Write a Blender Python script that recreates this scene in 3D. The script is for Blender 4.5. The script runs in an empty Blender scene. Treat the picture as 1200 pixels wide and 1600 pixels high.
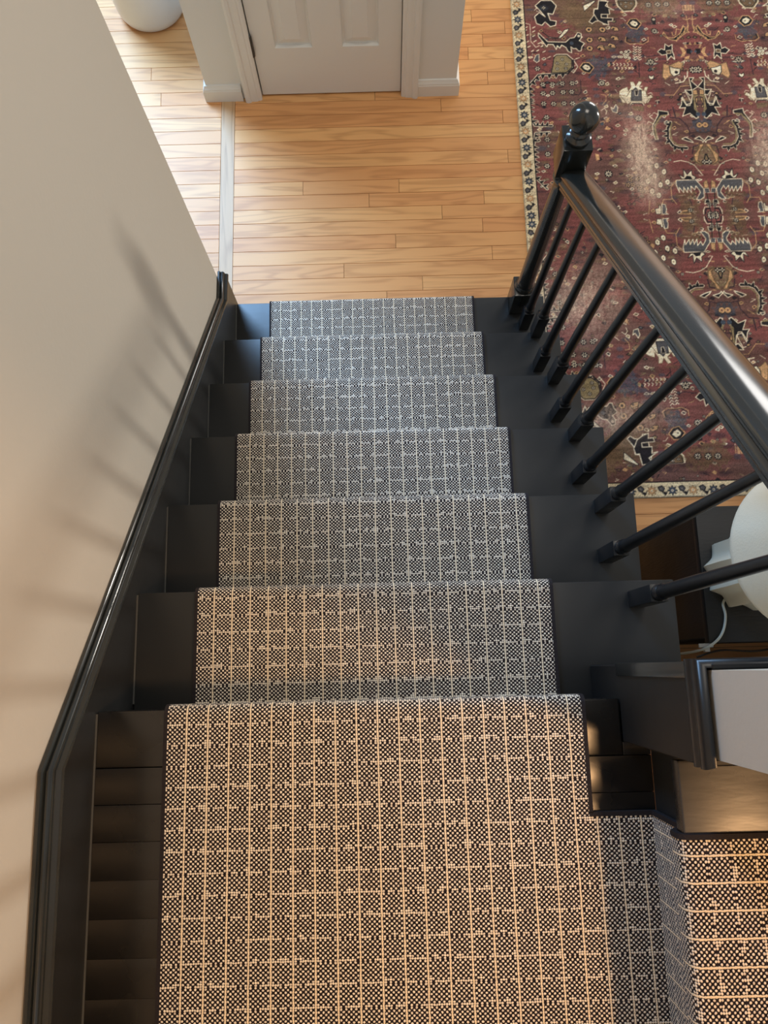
import bpy, bmesh, math, random
import numpy as np
from mathutils import Vector, Matrix, Euler
S = bpy.context.scene
COL = S.collection
random.seed(7)

# ------------------------------------------------------------------ camera
cam = bpy.data.cameras.new('camera'); co = bpy.data.objects.new('camera', cam); COL.objects.link(co)
R = [[0.999659782, 0.026071259, 0.00078044], [-0.025400030, 0.979852712, -0.198099728], [-0.005929425, 0.198012507, 0.980181559]]
M = Matrix([R[0] + [0.48564], R[1] + [0.05766], R[2] + [2.62574], [0, 0, 0, 1]])
co.matrix_world = M
cam.sensor_fit = 'VERTICAL'; cam.sensor_height = 36; cam.sensor_width = 27
cam.lens = 1211.85 / 1600 * 36; cam.clip_start = 0.02; cam.clip_end = 100
S.camera = co
S.view_settings.view_transform = 'Standard'; S.view_settings.look = 'None'
S.view_settings.gamma = 1; S.view_settings.use_curve_mapping = False
S.view_settings.exposure = 0.0

# ------------------------------------------------------------------ world and lights
w = bpy.data.worlds.new('world'); S.world = w; w.use_nodes = True
w.node_tree.nodes['Background'].inputs[0].default_value = (0.97, 0.98, 1.0, 1)
w.node_tree.nodes['Background'].inputs[1].default_value = 0.37

def area(name, loc, target, sx, sy, power, color):
    l = bpy.data.lights.new(name, 'AREA'); l.shape = 'RECTANGLE'; l.size = sx; l.size_y = sy
    l.energy = power; l.color = color
    o = bpy.data.objects.new(name, l); COL.objects.link(o); o.location = loc
    o.rotation_euler = (Vector(target) - Vector(loc)).to_track_quat('-Z', 'Y').to_euler()
    return o
area('foyer_window_light', (-1.45, 3.8, 3.0), (0.0, 1.5, 0.0), 1.4, 1.6, 300, (0.34, 0.61, 1.0))
area('patio_door_light', (7.3, 3.5, 0.66), (0.0, 0.9, 0.9), 0.20, 1.3, 190, (1.0, 0.94, 0.85))
area('living_room_window_light', (3.3, 5.2, 1.15), (1.9, 0.5, 0.5), 1.5, 1.3, 55, (1.0, 0.97, 0.93))
area('upstairs_lamp_light', (1.66, -0.46, 3.6), (0.9, -0.3, 1.3), 0.22, 0.22, 34, (1.0, 0.56, 0.25))
area('upstairs_hall_light', (1.2, 1.6, 4.7), (0.6, 0.4, 1.0), 1.2, 1.2, 30, (1.0, 0.90, 0.78))

# ------------------------------------------------------------------ measures (metres)
RUN, RISE = 0.2142, 0.18635
XL, W = 0.1175, 0.686
XE = 1.044
CT = 0.008
Z7 = 7 * RISE
WX = -0.025          # face of left wall

# ------------------------------------------------------------------ helpers
def lin(c):
    return tuple(((v / 255) / 12.92 if v / 255 <= 0.04045 else ((v / 255 + 0.055) / 1.055) ** 2.4) for v in c) + (1,)

def link(o, parent=None):
    COL.objects.link(o)
    if parent is not None: o.parent = parent
    return o
def finish(bm, name, mat, parent=None, smooth=False, loc=None):
    me = bpy.data.meshes.new(name); bmesh.ops.recalc_face_normals(bm, faces=bm.faces[:]); bm.to_mesh(me); bm.free()
    if mat: me.materials.append(mat)
    if smooth:
        for p in me.polygons: p.use_smooth = True
        try: me.set_sharp_from_angle(angle=math.radians(38))
        except Exception: pass
    o = bpy.data.objects.new(name, me); link(o, parent)
    if loc: o.location = loc
    return o
def tag(o, label=None, cat=None, group=None, kind=None):
    if label: o['label'] = label
    if cat: o['category'] = cat
    if group: o['group'] = group
    if kind: o['kind'] = kind
    return o
def empty(name, loc=(0, 0, 0)):
    o = bpy.data.objects.new(name, None); o.empty_display_size = 0.1; o.location = loc; COL.objects.link(o); return o
def local(o, parent):
    """mesh built in world coordinates, parent is an Empty with a location"""
    o.location = -parent.location
    return o
def box(bm, x0, x1, y0, y1, z0, z1):
    vs = [bm.verts.new((x, y, z)) for x in (x0, x1) for y in (y0, y1) for z in (z0, z1)]
    for f in ((0, 1, 3, 2), (4, 6, 7, 5), (0, 4, 5, 1), (2, 3, 7, 6), (0, 2, 6, 4), (1, 5, 7, 3)):
        bm.faces.new([vs[i] for i in f])
    return bm
def bbox(x0, x1, y0, y1, z0, z1, bev=0.0, seg=2):
    bm = bmesh.new(); box(bm, x0, x1, y0, y1, z0, z1)
    if bev: bmesh.ops.bevel(bm, geom=bm.edges[:], offset=bev, segments=seg, profile=0.6, affect='EDGES')
    return bm
def loft(sections, closed=True, caps=True):
    """sections: lists of equal length of 3D points"""
    bm = bmesh.new(); rings = [[bm.verts.new(p) for p in s] for s in sections]; n = len(rings[0])
    for a, b in zip(rings[:-1], rings[1:]):
        for i in range(n if closed else n - 1):
            j = (i + 1) % n
            bm.faces.new((a[i], a[j], b[j], b[i]))
    if caps and closed:
        bm.faces.new(rings[0]); bm.faces.new(rings[-1][::-1])
    return bm
def lathe(prof, cx, cy, n=24):
    return loft([[(cx + r * math.cos(2 * math.pi * k / n), cy + r * math.sin(2 * math.pi * k / n), z) for k in range(n)] for r, z in prof])
def tube(pts, r, n=8):
    P = [Vector(p) for p in pts]; secs = []
    for i, p in enumerate(P):
        t = (P[min(i + 1, len(P) - 1)] - P[max(i - 1, 0)]).normalized()
        a = t.cross(Vector((0.1, 0.2, 1))).normalized(); b = t.cross(a)
        secs.append([p + r * (math.cos(2 * math.pi * k / n) * a + math.sin(2 * math.pi * k / n) * b) for k in range(n)])
    return loft(secs)
def smooth_pts(pts, n=6):
    P = [Vector(p) for p in pts]; out = []
    for i in range(len(P) - 1):
        p0, p1, p2, p3 = P[max(i - 1, 0)], P[i], P[i + 1], P[min(i + 2, len(P) - 1)]
        for k in range(n):
            t = k / n
            out.append(0.5 * ((2 * p1) + (p2 - p0) * t + (2 * p0 - 5 * p1 + 4 * p2 - p3) * t * t + (3 * p1 - p0 - 3 * p2 + p3) * t ** 3))
    out.append(P[-1]); return out

# ------------------------------------------------------------------ materials
def mat(name, rgb=None, rough=0.5, spec=0.5):
    m = bpy.data.materials.new(name); m.use_nodes = True
    b = m.node_tree.nodes['Principled BSDF']
    if rgb: b.inputs['Base Color'].default_value = lin(rgb)
    b.inputs['Roughness'].default_value = rough; b.inputs['Specular IOR Level'].default_value = spec
    return m, m.node_tree.nodes, m.node_tree.links, b
def node(nt, typ, **kw):
    n = nt.new(typ)
    for k, v in kw.items():
        if k.startswith('i_'):
            key = k[2:]; key = int(key) if key.isdigit() else key
            n.inputs[key].default_value = v
        else: setattr(n, k, v)
    return n
def math_(nt, lk, op, a, b=None, clamp=False):
    n = nt.new('ShaderNodeMath'); n.operation = op; n.use_clamp = clamp
    for i, v in enumerate((a, b)):
        if v is None: continue
        if isinstance(v, (int, float)): n.inputs[i].default_value = v
        else: lk.new(v, n.inputs[i])
    return n.outputs[0]
def mixc(nt, lk, fac, a, b):
    n = nt.new('ShaderNodeMix'); n.data_type = 'RGBA'
    if isinstance(fac, (int, float)): n.inputs[0].default_value = fac
    else: lk.new(fac, n.inputs[0])
    for i, v in ((6, a), (7, b)):
        if isinstance(v, tuple): n.inputs[i].default_value = v
        else: lk.new(v, n.inputs[i])
    return n.outputs[2]
def add_bump(nt, lk, b, height, strength, dist):
    n = nt.new('ShaderNodeBump'); n.inputs['Strength'].default_value = strength; n.inputs['Distance'].default_value = dist
    lk.new(height, n.inputs['Height']); lk.new(n.outputs[0], b.inputs['Normal'])

def paint(name, rgb, rough, bump=0.15, scale=60, spec=0.5, stretch=(1, 1, 1), amp=0.08):
    m, nt, lk, b = mat(name, rgb, rough, spec)
    g = nt.new('ShaderNodeNewGeometry'); mp = node(nt, 'ShaderNodeMapping'); mp.inputs['Scale'].default_value = stretch
    lk.new(g.outputs['Position'], mp.inputs['Vector'])
    n = node(nt, 'ShaderNodeTexNoise', i_Scale=scale, i_Detail=3.0); lk.new(mp.outputs[0], n.inputs['Vector'])
    add_bump(nt, lk, b, n.outputs[0], bump, 0.002)
    n2 = node(nt, 'ShaderNodeTexNoise', i_Scale=7.0, i_Detail=4.0); lk.new(g.outputs['Position'], n2.inputs['Vector'])
    r = math_(nt, lk, 'MULTIPLY_ADD', n2.outputs[0], amp * 2); r.node.inputs[2].default_value = rough - amp
    lk.new(r, b.inputs['Roughness'])
    return m
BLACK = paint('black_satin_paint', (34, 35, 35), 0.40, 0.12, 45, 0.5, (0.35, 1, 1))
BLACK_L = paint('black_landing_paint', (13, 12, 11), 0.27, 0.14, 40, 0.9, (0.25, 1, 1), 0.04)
BLACKM = paint('black_eggshell_paint', (24, 24, 24), 0.5, 0.05, 40, 0.3)
BLACKB = paint('black_baluster_paint', (20, 23, 26), 0.30, 0.0, 40, 0.45)
BLACKG = paint('black_gloss_paint', (34, 37, 36), 0.17, 0.0, 30, 0.75, (1, .3, 1), 0.03)
WALL_LIT = paint('light_lifted_wall_paint', (226, 226, 220), 0.7, 0.1, 90, 0.25)  # closet wall: wall paint lightened, the light it lacks put into the colour
WALL = paint('warm_white_wall_paint', (192, 185, 172), 0.75, 0.15, 90, 0.25)
TRIMW = paint('white_trim_paint', (228, 226, 218), 0.45, 0.05, 40, 0.4)
CAB = paint('black_cabinet_paint', (17, 18, 17), 0.5, 0.30, 30, 0.5, (1, 8, 1))
LAMPW = paint('off_white_ceramic', (234, 227, 204), 0.35, 0.08, 40, 0.4)
SHADE = paint('off_white_shade_linen', (240, 232, 208), 0.8, 0.35, 260, 0.2)
POTW = paint('white_glazed_pot', (226, 224, 218), 0.32, 0.03, 20, 0.5)
CORD = paint('grey_rubber_cord', (190, 190, 176), 0.5, 0.05, 40)
CORDD = paint('dark_rubber_cord', (84, 76, 68), 0.5, 0.05, 40)
IRON = paint('dark_bronze_hinge', (52, 52, 50), 0.38, 0.1, 80)
METAL = paint('pale_metal', (180, 180, 175), 0.35, 0.05, 40)
CAULK = paint('grey_caulk', (74, 74, 70), 0.6, 0.05, 40)
GAP = paint('dark_gap', (16, 13, 11), 0.9, 0.0, 40)
PLY = paint('binding_black', (40, 36, 38), 0.85, 0.8, 420, 0.2)
m, nt, lk, b = mat('yarn_binding', (38, 34, 36), 0.9, 0.15); BIND = PLY

# wood boards: grain follows X of each board, random tint per board object
def wood(name, light, mid, dark, along='X', gscale=1.0, rough=0.44):
    m, nt, lk, b = mat(name, None, rough, 0.5)
    g = nt.new('ShaderNodeNewGeometry'); oi = nt.new('ShaderNodeObjectInfo')
    off = math_(nt, lk, 'MULTIPLY', oi.outputs['Random'], 37.0)
    cx = nt.new('ShaderNodeCombineXYZ'); lk.new(off, cx.inputs[0]); lk.new(off, cx.inputs[1]); lk.new(off, cx.inputs[2])
    va = node(nt, 'ShaderNodeVectorMath', operation='ADD'); lk.new(g.outputs['Position'], va.inputs[0]); lk.new(cx.outputs[0], va.inputs[1])
    mp = nt.new('ShaderNodeMapping'); mp.inputs['Scale'].default_value = (1.6, 14, 14) if along == 'X' else (14, 1.6, 14)
    lk.new(va.outputs[0], mp.inputs['Vector'])
    n1 = node(nt, 'ShaderNodeTexNoise', i_Scale=1.1, i_Detail=2.0, i_Distortion=0.4); lk.new(mp.outputs[0], n1.inputs['Vector'])
    rings = math_(nt, lk, 'MULTIPLY', n1.outputs[0], 34.0 * gscale)
    sn = math_(nt, lk, 'SINE', rings)
    ringf = math_(nt, lk, 'MULTIPLY_ADD', sn, 0.5); ringf.node.inputs[2].default_value = 0.5
    rp = math_(nt, lk, 'POWER', ringf, 3.0)
    mp2 = nt.new('ShaderNodeMapping'); mp2.inputs['Scale'].default_value = (7, 260, 260) if along == 'X' else (260, 12, 260)
    lk.new(va.outputs[0], mp2.inputs['Vector'])
    n2 = node(nt, 'ShaderNodeTexNoise', i_Scale=1.0, i_Detail=3.0); lk.new(mp2.outputs[0], n2.inputs['Vector'])
    fine = math_(nt, lk, 'MULTIPLY_ADD', n2.outputs[0], 1.6); fine.node.inputs[2].default_value = -0.45
    base = mixc(nt, lk, oi.outputs['Random'], lin(light), lin(mid))
    f1 = math_(nt, lk, 'MULTIPLY', rp, 0.30)
    f2 = math_(nt, lk, 'MULTIPLY', math_(nt, lk, 'MULTIPLY', fine, 0.22), math_(nt, lk, 'ADD', rp, 0.35), True)
    c = mixc(nt, lk, f1, base, lin(dark)); c = mixc(nt, lk, f2, c, lin(tuple(v * 0.72 for v in dark)))
    lk.new(c, b.inputs['Base Color'])
    h = math_(nt, lk, 'MULTIPLY', n2.outputs[0], -1.0); add_bump(nt, lk, b, h, 0.12, 0.001)
    return m
OAK = wood('oak_strip_boards', (238, 182, 118), (226, 162, 102), (182, 116, 62))
OAKY = wood('oak_threshold_board', (206, 168, 124), (206, 162, 118), (160, 118, 78), 'Y', 1.4)

# loop-pile carpet: u across, v along, in metres
def carpet(name):
    m, nt, lk, b = mat(name, None, 0.92, 0.12)
    uv = nt.new('ShaderNodeUVMap'); uv.uv_map = 'UVMap'
    wn = node(nt, 'ShaderNodeTexNoise', i_Scale=140.0, i_Detail=2.0); lk.new(uv.outputs[0], wn.inputs['Vector'])
    wob = node(nt, 'ShaderNodeVectorMath', operation='MULTIPLY_ADD'); lk.new(wn.outputs['Color'], wob.inputs[0])
    wob.inputs[1].default_value = (0.0026, 0.0026, 0); lk.new(uv.outputs[0], wob.inputs[2])
    sp = nt.new('ShaderNodeSeparateXYZ'); lk.new(wob.outputs[0], sp.inputs[0])
    U = math_(nt, lk, 'DIVIDE', sp.outputs[0], 0.00386); V = math_(nt, lk, 'DIVIDE', sp.outputs[1], 0.00362)
    i, j = math_(nt, lk, 'FLOOR', U), math_(nt, lk, 'FLOOR', V)
    fu = math_(nt, lk, 'SUBTRACT', math_(nt, lk, 'SUBTRACT', U, i), 0.5); fv = math_(nt, lk, 'SUBTRACT', math_(nt, lk, 'SUBTRACT', V, j), 0.5)
    jb = math_(nt, lk, 'FLOOR', math_(nt, lk, 'DIVIDE', j, 9.0))
    par = math_(nt, lk, 'FLOORED_MODULO' if False else 'MODULO', math_(nt, lk, 'ADD', math_(nt, lk, 'ADD', i, j), math_(nt, lk, 'ADD', jb, 40000.0)), 2.0)
    bm_ = math_(nt, lk, 'MODULO', math_(nt, lk, 'ADD', j, 9000.0), 9.0)
    band = math_(nt, lk, 'ADD', math_(nt, lk, 'MULTIPLY', math_(nt, lk, 'LESS_THAN', bm_, 0.5), 0.45), math_(nt, lk, 'MULTIPLY', math_(nt, lk, 'LESS_THAN', bm_, 1.5), 0.12))
    col = math_(nt, lk, 'LESS_THAN', math_(nt, lk, 'MODULO', math_(nt, lk, 'ADD', i, 9000.0), 9.0), 0.5)
    cell = nt.new('ShaderNodeCombineXYZ'); lk.new(i, cell.inputs[0]); lk.new(j, cell.inputs[1])
    wn2 = nt.new('ShaderNodeTexWhiteNoise'); wn2.noise_dimensions = '2D'; lk.new(cell.outputs[0], wn2.inputs['Vector'])
    # extra pale loops in the cross bands
    extra = math_(nt, lk, 'GREATER_THAN', band, wn2.outputs['Value'])
    on = math_(nt, lk, 'MAXIMUM', par, extra)
    d2 = math_(nt, lk, 'ADD', math_(nt, lk, 'MULTIPLY', fu, fu), math_(nt, lk, 'MULTIPLY', fv, fv))
    dome = math_(nt, lk, 'SUBTRACT', 1.0, math_(nt, lk, 'MULTIPLY', d2, 2.6), True)
    dot = node(nt, 'ShaderNodeMapRange'); dot.inputs[1].default_value = 0.30; dot.inputs[2].default_value = 0.62
    lk.new(dome, dot.inputs[0])
    pale = math_(nt, lk, 'MULTIPLY', dot.outputs[0], on)
    au = math_(nt, lk, 'ABSOLUTE', fu)
    linem = math_(nt, lk, 'MULTIPLY', col, math_(nt, lk, 'LESS_THAN', au, 0.34))
    sel = math_(nt, lk, 'MAXIMUM', pale, linem, True)
    tint = mixc(nt, lk, wn2.outputs['Value'], lin((250, 240, 222)), lin((226, 214, 198)))
    tint = mixc(nt, lk, linem, tint, lin((240, 224, 196)))
    dk = mixc(nt, lk, wn2.outputs['Value'], lin((20, 15, 17)), lin((42, 35, 38)))
    c = mixc(nt, lk, sel, dk, tint); lk.new(c, b.inputs['Base Color'])
    hh = math_(nt, lk, 'ADD', math_(nt, lk, 'MULTIPLY', dome, math_(nt, lk, 'ADD', math_(nt, lk, 'MULTIPLY', on, 0.5), 0.5)), math_(nt, lk, 'MULTIPLY', linem, 0.4))
    add_bump(nt, lk, b, hh, 0.7, 0.0016)
    b.inputs['Sheen Weight'].default_value = 0.15
    return m
CARPET = carpet('loop_pile_check_carpet')
RUG = [
('D','o','-',60,[215,931,246,898,261,874,314,900]),
('D','o','-',50,[366,899,322,853,611,919,544,929]),
('D','b','-',48,[321,647]),
('D','b','-',42,[482,797]),
('D','b','-',30,[686,379]),
('D','b','-',34,[137,934]),
('D','g','-',44,[690,248]),
('D','o','-',40,[619,27,606,80]),
('K','k',1,(6,13,20),[198,622,90,618,51,572,48,496]),
('K','k',1,(6,12,14),[48,524,45,440,63,398,127,394]),
('K','k',1,(5,12,16),[116,365,63,364,53,315,49,178,91,126]),
('P','g','k',2.6,[155,694,166,706,205,704,224,681,221,646,198,626,140,626,149,660]),
('L','c','-',2.5,[155,700,166,709,207,708,229,685,245,651,226,623]),
('L','k','-',5,[229,681,228,646,203,620]),
('F','c',5,5,[166,669,187,686,202,664,165,644,198,645]),
('F','c',6,9,[104,576,141,576,179,578,218,578,103,536,139,537,180,539,213,540,88,647,332,576]),
('F','c',6,9,[102,491,140,489,180,490,213,489,109,431,105,335,103,273,97,222,326,182,459,415]),
('P','c','k',1.5,[116,814,144,788,178,783,204,819,223,826,218,813,187,781,144,784]),
('P','k','c',2.6,[102,809,136,767,206,763,224,781,241,783,256,806,269,801,268,780,260,769,279,756,268,741,263,722,253,722,244,734,234,733,225,741,226,715,213,720,205,739,189,751,181,736,172,748,167,731,156,754,136,755,131,743,116,769,101,793]),
('D','b','-',10,[229,758]),
('F','c',1,4,[259,790]),
('L','c','-',3.2,[51,833,60,838]),
('L','c','-',3.2,[81,832,90,837]),
('L','c','-',3.2,[80,814,89,819]),
('L','c','-',3.2,[49,819,57,824]),
('L','c','-',3.2,[79,793,87,798]),
('L','c','-',3.2,[52,797,61,802]),
('L','c','-',3.2,[54,768,62,773]),
('L','c','-',3.2,[98,759,107,764]),
('L','c','-',3.2,[82,769,91,774]),
('L','c','-',3.2,[57,745,66,750]),
('L','c','-',3.2,[108,745,116,750]),
('L','c','-',3.2,[70,725,78,730]),
('L','c','-',3.2,[90,726,98,731]),
('L','c','-',3.2,[114,720,123,725]),
('L','c','-',1.6,[52,855,71,849,70,771,88,743,102,750]),
('P','s','c',2,[86,708,98,712,97,681,87,674,76,685]),
('P','k','c',2.6,[97,935,122,958,163,957,181,932,165,893,145,898,153,866,176,861,172,842,151,836,132,859,118,843,98,852,92,884,112,903,134,882,113,915]),
('D','b','-',20,[130,926]),
('F','c',4,6,[130,924]),
('P','c','k',1.5,[286,929,331,951,338,949,290,903]),
('P','k','c',2.6,[358,951,379,950,383,926,376,839,360,840,354,856,331,856,316,845,305,855,326,884,328,912,349,915]),
('P','c','k',1,[336,888,350,883,345,866,332,868]),
('P','k','c',2.6,[350,951,387,946,375,926,407,905,387,910,389,886,355,887,354,871,400,868,396,854,379,855,381,837,362,844,339,860,325,892,330,912,343,911]),
('P','t','k',1.5,[286,821,295,831,312,828,315,816,306,804,293,807]),
('D','k','-',7,[301,818]),
('P','t','k',1.5,[339,819,349,829,365,826,368,814,360,803,347,806]),
('D','k','-',7,[354,816]),
('P','t','k',1.5,[286,774,295,784,311,781,314,769,306,758,293,761]),
('D','k','-',7,[300,771]),
('P','t','k',1.5,[333,776,342,786,358,783,361,771,353,760,340,763]),
('D','k','-',7,[347,774]),
('P','t','k',1.5,[283,735,292,745,308,742,311,730,303,719,290,722]),
('D','k','-',7,[297,733]),
('P','t','k',1.5,[326,737,335,748,352,744,355,733,347,721,333,724]),
('D','k','-',7,[341,735]),
('P','t','k',1.5,[385,821,394,832,414,824,419,809,402,809]),
('D','k','-',6,[398,819]),
('P','t','k',1.5,[381,779,390,789,410,782,415,766,399,766]),
('D','k','-',6,[394,776]),
('P','t','k',1.5,[367,744,376,754,395,747,401,731,384,732]),
('D','k','-',6,[380,742]),
('P','t','k',1.5,[331,776,340,786,360,779,365,763,348,764]),
('D','k','-',6,[344,774]),
('P','t','k',1.5,[324,734,333,744,353,737,358,721,342,722]),
('D','k','-',6,[337,731]),
('P','k','t',3,[251,647,266,668,289,669,307,646,289,621,266,628]),
('P','c','k',1.2,[261,651,275,662,291,654,295,642,283,631,269,639]),
('D','k','-',4,[282,646]),
('P','k','t',3,[452,841,467,862,491,863,509,839,490,814,467,821]),
('P','c','k',1.2,[462,844,477,856,493,847,497,836,484,824,470,832]),
('D','k','-',4,[484,839]),
('P','g','c',3,[417,949,498,946,496,922,477,899,443,896,422,925]),
('P','o','k',2,[426,948,492,946,490,927,474,905,447,904,429,926]),
('F','c',4,4,[436,932,455,920,477,933,457,939]),
('L','c','-',2.4,[383,663,388,656,382,651]),
('L','c','-',2.4,[387,645,391,640,386,636]),
('L','c','-',2.4,[397,662,402,655,396,651]),
('L','c','-',2.4,[401,645,405,640,400,635]),
('L','c','-',2.4,[411,662,415,655,410,650]),
('L','c','-',2.4,[415,644,419,640,414,635]),
('L','c','-',2.4,[425,661,429,655,424,650]),
('L','c','-',2.4,[428,644,433,639,428,634]),
('L','c','-',2.4,[439,661,443,654,438,649]),
('L','c','-',2.4,[442,643,447,639,441,634]),
('L','c','-',2.4,[453,660,457,654,452,649]),
('L','c','-',2.4,[456,643,461,638,455,633]),
('L','c','-',2.4,[468,737,475,729,482,735]),
('L','c','-',2.4,[487,734,492,727,498,732]),
('L','c','-',2.4,[467,726,474,718,481,724]),
('L','c','-',2.4,[486,724,491,717,497,721]),
('L','c','-',2.4,[466,715,473,707,480,713]),
('L','c','-',2.4,[485,713,490,706,496,711]),
('L','c','-',2.4,[465,705,472,697,479,702]),
('L','c','-',2.4,[484,702,489,695,495,700]),
('L','c','-',2.4,[464,694,471,686,478,691]),
('L','c','-',2.4,[483,691,488,684,495,689]),
('L','c','-',2.4,[463,683,470,675,477,681]),
('L','c','-',2.4,[482,681,487,674,494,678]),
('L','t','-',2.2,[443,780,438,759,454,747,481,750,507,745,528,756,530,776]),
('L','k','-',2,[448,778,445,761,461,753,507,750,525,762]),
('F','c',8,10,[557,803,545,925,581,926,615,926,332,576]),
('F','c',1,5,[419,710]),
('F','c',1,5,[437,713]),
('F','c',1,5,[443,699]),
('F','c',1,5,[417,690]),
('F','c',1,5,[434,688]),
('F','c',1,5,[448,684]),
('F','c',1,5,[430,701]),
('P','k','k',1,[554,869,567,865,565,833,554,834,549,854]),
('F','c',1,4,[559,857]),
('P','k','t',3.2,[592,797,606,770,629,769,655,788,672,822,678,818,675,787,657,776,638,757,609,764,588,786]),
('L','t','-',2.4,[625,796,627,779,638,784,644,811,660,805,672,826]),
('L','t','-',2.4,[638,753,646,772]),
('L','t','-',2.4,[647,761,655,781]),
('L','t','-',2.4,[656,770,663,789]),
('L','t','-',2.4,[665,778,671,797]),
('L','t','-',2.4,[675,786,679,806]),
('P','k','c',2.6,[560,709,575,722,588,716,592,743,606,731,620,740,617,711,622,692,623,672,611,688,595,669,594,696,575,693]),
('P','o','c',1.5,[594,712,611,715,613,700,596,698]),
('P','t','o',2,[578,655,601,646,639,664,654,652,641,618,623,600,599,600,578,582,569,598]),
('P','c','k',2,[600,642,619,634,642,630,636,607,612,596,601,612]),
('D','k','-',9,[624,615]),
('L','c','-',3.5,[667,617,665,595,646,572,616,567]),
('L','c','-',3,[654,599,654,584]),
('L','c','-',3,[634,580,636,569]),
('F','c',8,12,[529,664]),
('P','c','s',1.5,[502,659,519,662,527,633,542,661,559,657,533,648,528,631,523,649]),
('P','c','k',1.5,[516,607,525,599,537,606,534,591,524,584,516,594]),
('P','t','r',1,[660,728,679,717,675,738,698,734,690,754,682,733,663,739,671,719,647,729,656,702,644,678,663,685,662,668,679,672,692,659,697,670,680,674,685,690,661,681,672,704]),
('P','k','k',2,[690,717,675,716,674,699,688,695]),
('D','b','-',7,[692,706]),
('L','t','-',3,[699,857,690,850,675,856]),
('L','t','-',2.5,[688,870,691,826,688,802]),
('P','o','t',2.5,[692,826,674,801,673,791,693,793,685,802]),
('F','c',7,13,[690,624]),
('L','t','-',2,[689,919,688,895]),
('L','t','-',2,[696,919,695,895]),
('L','t','-',2,[698,919,699,895]),
('L','t','-',2,[691,919,692,894]),
('L','t','-',2,[685,919,686,894]),
('L','t','-',2,[678,918,679,894]),
('P','c','o',1.5,[396,538,410,549,430,556,432,537,443,556,441,579,455,578,462,559,475,581,488,577,476,555,491,539,496,554,509,554,500,528,505,513,524,516,503,483,404,486,394,516]),
('P','s','k',2,[461,552,477,528,476,483,437,485,441,530]),
('P','k','c',1,[460,537,465,521,457,510,452,522]),
('P','c','o',1.5,[396,522,424,515,441,541,498,539,501,509,516,520,525,507,506,499,492,478,485,487,436,488,424,479]),
('P','s','k',2,[445,541,481,540,479,494,439,495]),
('P','k','c',1,[455,540,471,540,466,517,457,517]),
('L','c','-',3,[436,474,439,487,482,485,486,474]),
('L','k','-',2,[434,470,441,482,478,481,484,469]),
('P','o','r',1,[437,472,486,470,483,444,444,452]),
('F','c',8,11,[460,417]),
('F','c',8,12,[326,183]),
('P','s','c',2.2,[359,468,368,461,378,480,385,467,380,444,364,448]),
('P','t','r',1,[332,416,351,429,344,403,334,403]),
('P','t','r',1,[326,374,336,390,352,374,340,368]),
('D','b','-',9,[319,397]),
('L','t','-',2,[327,525,344,521,342,498,329,482]),
('L','c','-',2,[321,456,333,465,341,452,337,439]),
('P','t','r',1,[281,273,297,266,298,244,284,238]),
('P','k','c',2.6,[689,589,678,574,700,548,678,534,649,535,666,511,676,515,669,478,649,471,636,505,629,471,620,457,644,458,629,421,658,433,679,410,688,413,670,589]),
('L','c','-',2.2,[640,524,651,527,667,485,662,467,649,467,632,501]),
('P','o','g',3.5,[682,503,696,511,678,510,685,446,691,436,678,451]),
('P','t','k',1.5,[696,499,686,499,687,458,697,458,688,471]),
('P','t','k',1,[695,535,679,534,679,514,697,514]),
('D','b','-',12,[689,428]),
('F','t',1,10,[689,381]),
('D','r','-',4,[689,381]),
('L','t','-',2,[571,516,604,514,634,552,671,555]),
('P','k','c',2.6,[616,323,631,330,652,315,658,306,633,314]),
('P','k','c',2.6,[664,322,683,332,699,314,695,306,691,314]),
('P','t','o',3.5,[698,299,681,298,671,273,654,254,657,225,678,211,684,212,667,227,676,263]),
('L','k','-',4,[698,255,692,234,697,215]),
('F','c',4,8,[691,222]),
('L','v','-',4,[581,417,617,412,643,378,649,348]),
('L','v','-',5,[596,461,601,420]),
('L','v','-',3,[647,330,646,345,669,351]),
('L','v','-',4,[673,292,656,289,650,260]),
('K','k',-1,(9,12,16),[579,395,567,369,563,325,579,295,601,284,630,283]),
('L','g','-',5,[584,391,574,354,578,317,596,298,629,296]),
('P','k','c',2.6,[538,449,575,442,575,429,547,425,518,385,521,356,526,323,515,324,510,356,511,385,536,430]),
('L','g','-',6,[568,427,547,425,528,398,518,375,521,327]),
('L','c','-',2,[517,408,502,424,514,430]),
('L','c','-',2,[513,391,497,402,490,392]),
('L','c','-',2,[536,430,523,440,517,437]),
('L','c','-',2.2,[575,226,602,231,630,223,651,210,679,166]),
('P','c','k',1,[472,211,481,220,489,215,490,201,482,192,472,198]),
('D','o','-',4,[481,206]),
('P','c','k',1,[500,217,509,226,517,220,518,206,510,198,500,204]),
('D','o','-',4,[509,212]),
('P','c','k',1,[525,190,535,199,543,194,543,180,535,171,526,177]),
('D','o','-',4,[534,185]),
('P','c','k',1,[489,174,499,183,507,177,507,163,499,155,490,161]),
('D','o','-',4,[498,169]),
('P','c','k',1,[461,152,471,161,479,156,480,142,471,133,462,139]),
('D','o','-',4,[471,147]),
('P','c','k',1,[507,135,517,145,525,139,525,125,517,117,508,123]),
('D','o','-',4,[516,131]),
('P','c','k',1,[534,146,544,156,552,150,553,136,544,128,535,134]),
('D','o','-',4,[544,142]),
('P','c','k',1,[473,110,483,119,491,113,492,100,483,91,474,97]),
('D','o','-',4,[482,105]),
('P','c','k',1,[497,92,506,101,514,96,515,82,506,74,497,79]),
('D','o','-',4,[506,87]),
('P','s','c',2.4,[576,148,651,148,663,129,676,110,675,78,661,65,645,66,662,95,659,105,648,122,642,106,629,122,629,95,617,117,614,96,602,118,600,96,585,118,584,97,575,129]),
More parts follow.
